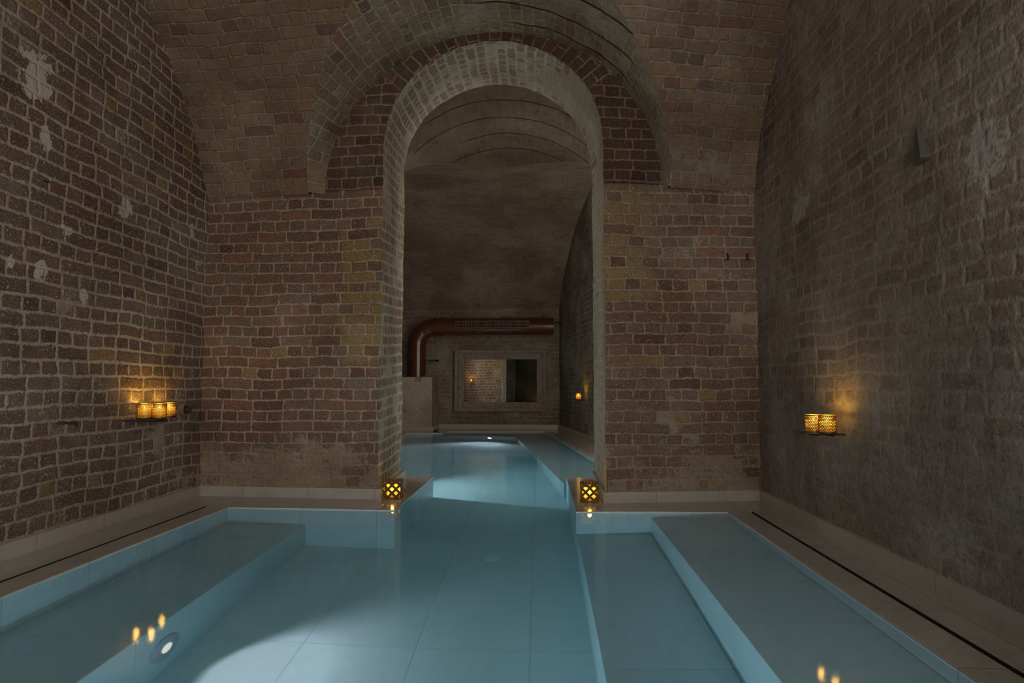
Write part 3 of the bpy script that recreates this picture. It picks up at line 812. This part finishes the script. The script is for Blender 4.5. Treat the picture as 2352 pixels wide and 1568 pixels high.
bm = bmesh.new()   # whitewashed masonry block
bmx0, bmx1, by0, by1, bh = -2.74, -1.857, 10.92, 11.56, .925
uvl = bm.loops.layers.uv.new('UVMap')
box(bm, bmx0, bmx1, by0, by1, 0., bh, .012, 2)
for f in bm.faces:
    n = f.normal
    for lp in f.loops:
        c = lp.vert.co
        lp[uvl].uv = (c.x, c.y) if abs(n.z) > .7 else ((c.y, c.z) if abs(n.x) > .7 else (c.x, c.z))
o = mkobj('masonry_block', bm, m_block); tag(o, 'low whitewashed masonry block in the far left corner under the brown pipe', 'plinth')

PC = (-2.185, 11.27, 1.825); PR = .150
t = thing('ventilation_pipe', (PC[0], PC[1], bh), label='glossy brown ventilation pipe rising from the block and running above the mirror', cat='pipe')
LZ = lambda z: z - bh
bm = bmesh.new(); lathe(bm, [(PR, .002), (PR, LZ(1.50))], 40); lathe(bm, [(PR + .004, LZ(1.49)), (PR + .004, LZ(1.51))], 40); mkobj('vertical_pipe', bm, m_pipe, t, False)
ER = .325
pts = [(0, 0, LZ(1.50))]
for k in range(1, 4):
    a = PI / 2 * (k - .5) / 3; pts.append((ER - ER * math.cos(a) / math.cos(PI / 12) if False else ER - ER * math.cos(a), 0, LZ(1.50) + ER * math.sin(a)))
pts.append((ER, 0, LZ(1.825)))
bm = bmesh.new(); tube(bm, pts, PR, 40, cap=False); mkobj('elbow', bm, m_pipe, t)
bm = bmesh.new(); lathe(bm, [(PR, ER), (PR, 2.43), (PR * .8, 2.43)], 48, c=(0, 0, LZ(1.825)), axis='x'); hp = mkobj('horizontal_pipe', bm, m_pipe, t)
bm = bmesh.new(); lathe(bm, [(PR, .41), (PR + .020, .41), (PR + .020, .495), (PR, .495)], 40, c=(0, 0, LZ(1.825)), axis='x'); mkobj('collar', bm, m_pipe, t)
bm = bmesh.new(); x0, x1 = .70, 2.0
for zz0, zz1 in ((1.785, 1.795), (1.845, 1.851), (1.900, 1.912)): box(bm, x0, x1, -PR - .014, -PR + .03, LZ(zz0), LZ(zz1))
n = 46
for i in range(n + 1):
    xx = lerp(x0, x1 - .006, i / n); box(bm, xx, xx + .009, -PR - .011, -PR + .02, LZ(1.79), LZ(1.905))
gl = mkobj('vent_grille', bm, m_grille, t)
bm = bmesh.new(); box(bm, x0 + .004, x1 - .004, -PR - .003, -PR + .03, LZ(1.79), LZ(1.905)); mkobj('grille_opening', bm, m_black, gl)
bm = bmesh.new()
for zz in (0.,): tube(bm, [(2.25, .14, LZ(2.03)), (2.25, 0, LZ(1.985)), (2.25, .05, LZ(1.975))], .006, 8); mkobj('bracket', bm, m_iron, t)
bm = bmesh.new(); tube(bm, [(2.43, .0, LZ(1.9)), (2.55, .1, LZ(1.9)), (2.56, .16, LZ(1.86))], .006, 8)
mkobj('bracket', bm, m_iron, t)

bm = bmesh.new(); tube(bm, [(0, .12, 0), (0, -.05, 0)], .018, 12)
box(bm, -.16, .015, -.05, -.02, -.012, .012)
o = mkobj('wall_peg', bm, m_iron, loc=(-1.86, 11.50, 1.23)); tag(o, 'short grey rod on the far wall beside the brown pipe', 'rod')
bm = bmesh.new(); lathe(bm, [(.020, .05), (.045, .048), (.050, 0), (.048, -.02), (.018, -.022)], 20, axis='y')
o = mkobj('wall_boss', bm, m_clay, loc=(-1.86, 11.54, 1.66)); tag(o, 'small pale round boss on the far wall below the pipe collar', 'boss')

# ------------------------------------------------------------------ small things on the front walls
t = thing('pipe_stub', (XL, 4.285, .628), label='broken clay pipe stub in the left wall beside the three votives', cat='pipe')
bm = bmesh.new(); lathe(bm, [(.046, -.03), (.048, .034), (.042, .038), (.035, .034), (.035, -.02)], 24, axis='x', cap=True); mkobj('pipe', bm, m_clay, t, True)
bm = bmesh.new(); lathe(bm, [(.0006, -.02), (.020, .0), (.027, .018), (.027, .036), (.018, .05), (.0006, .056)], 18, c=(0, .02, -.004), axis='x'); mkobj('plug', bm, m_rust, t, True)
bm = bmesh.new()   # steel wedge in the right wall
vs = [bm.verts.new(p) for p in ((0.02, .03, .11), (0.02, -.045, -.05), (0.02, .045, -.055), (-.035, -.04, -.052), (-.03, .02, -.06), (-.004, .03, .11))]
for f in ((0, 1, 2), (5, 3, 1, 0), (0, 2, 4, 5), (1, 3, 4, 2), (5, 4, 3)): bm.faces.new([vs[i] for i in f])
o = mkobj('wall_wedge', bm, m_wedge, loc=(XR - .005, 2.54, 1.735)); tag(o, 'dull pointed metal wedge high on the right plastered wall', 'wedge')
def hook(x, z, flip, label):
    bm = bmesh.new(); tube(bm, [(0, .03, .015), (0, -.012, .015), (.004 * flip, -.016, -.005), (0, -.010, -.03)], .006, 8); tube(bm, [(-.010 * flip, -.008, -.028), (.010 * flip, -.008, -.024)], .005, 6)
    o = mkobj('wall_hook', bm, m_iron, loc=(x, gf(x), z)); tag(o, label, 'hook', 'iron hooks on the right pier')
hook(1.323, 1.703, 1, 'small dark iron hook on the right pier, further from the corner')
hook(1.469, 1.705, -1, 'small dark iron hook on the right pier, nearest the corner')
bm = bmesh.new(); tube(bm, [(-.03, .0, .0), (.05, -.028, -.030)], .0035, 6)
o = mkobj('wall_nail', bm, m_iron, loc=(XL + .005, 3.0, 1.82)); tag(o, 'thin bent nail sticking out high on the left brick wall', 'nail')
bm = bmesh.new(); tube(bm, [(-.02, -.11, .0), (.012, -.09, .004), (.016, .0, -.004), (.01, .01, -.02)], .008, 8)
o = mkobj('rusty_bolt', bm, m_rust, loc=(XL + .005, 3.27, .60)); tag(o, 'rusty broken bolt end in the left wall, left of the votives', 'bolt')

# ------------------------------------------------------------------ light
sc.world = bpy.data.worlds.new('world'); sc.world.use_nodes = True
sc.world.node_tree.nodes['Background'].inputs[0].default_value = (.004, .0035, .003, 1)
AMB = (1., .93, .85)
def soft(loc, power, col, r=.25):
    return point('added_fill_light', loc, power, col, r)
def wash(loc, rx, rz, sx, sy, power, col, spread=PI):
    """an added large soft fill light, not a lamp of the room; rx = 90 deg faces +y"""
    l = bpy.data.lights.new('added_fill_light', 'AREA'); l.shape = 'RECTANGLE'; l.size = sx; l.size_y = sy; l.energy = power; l.color = col; l.spread = spread
    o = bpy.data.objects.new('added_fill_light', l); o.location = loc; o.rotation_euler = (rx, 0, rz); return link(o)
wash((-2.05, .34, 1.75), PI / 2 + .10, -.25, .6, 2.2, 15., AMB, 2.3)  # added fill out of view at the left, brightens the front room
wash((1.0, .30, 1.75), PI / 2 + .10, .52, .9, 2.2, 37., AMB, 2.3)  # added fill out of view at the right, brightens the front room
wash((1.02, 5.62, 1.6), PI / 2, .35, .5, 2.2, 42., (1., .92, .82))  # added fill hidden by the right pier, brightens the far room

wash((.93, 6.55, 1.35), PI / 2, PI * .5 + .62, .35, 1.5, 6.5, (.88, .95, .82))  # added fill imitating pool light on the left jamb and pier back
wash((-2.02, 6.25, 1.35), PI / 2, -PI * .5 - .45, .35, 1.5, 10., (.95, .92, .80))  # added fill, hidden at the left, brightens the right jamb and soffit
# ------------------------------------------------------------------ camera
cam = bpy.data.cameras.new('camera'); co = bpy.data.objects.new('camera', cam); COL.objects.link(co)
cam.sensor_width = 36.; cam.lens = 36. * 1460. / 2352.; cam.clip_start = .02; cam.clip_end = 60.
co.location = (0, 0, .80); co.rotation_euler = (math.radians(90 + 3.84), 0, math.radians(2.5))
sc.camera = co
vs_ = sc.view_settings; vs_.view_transform = 'Standard'; vs_.look = 'None'; vs_.gamma = 1.; vs_.use_curve_mapping = False; vs_.exposure = 0.
sc.cycles.use_denoising = True; sc.cycles.use_adaptive_sampling = True; sc.cycles.adaptive_threshold = .04; sc.cycles.adaptive_min_samples = 20
sc.cycles.max_bounces = 9; sc.cycles.diffuse_bounces = 3; sc.cycles.glossy_bounces = 4; sc.cycles.transmission_bounces = 8; sc.cycles.volume_bounces = 0
sc.cycles.sample_clamp_indirect = 2.
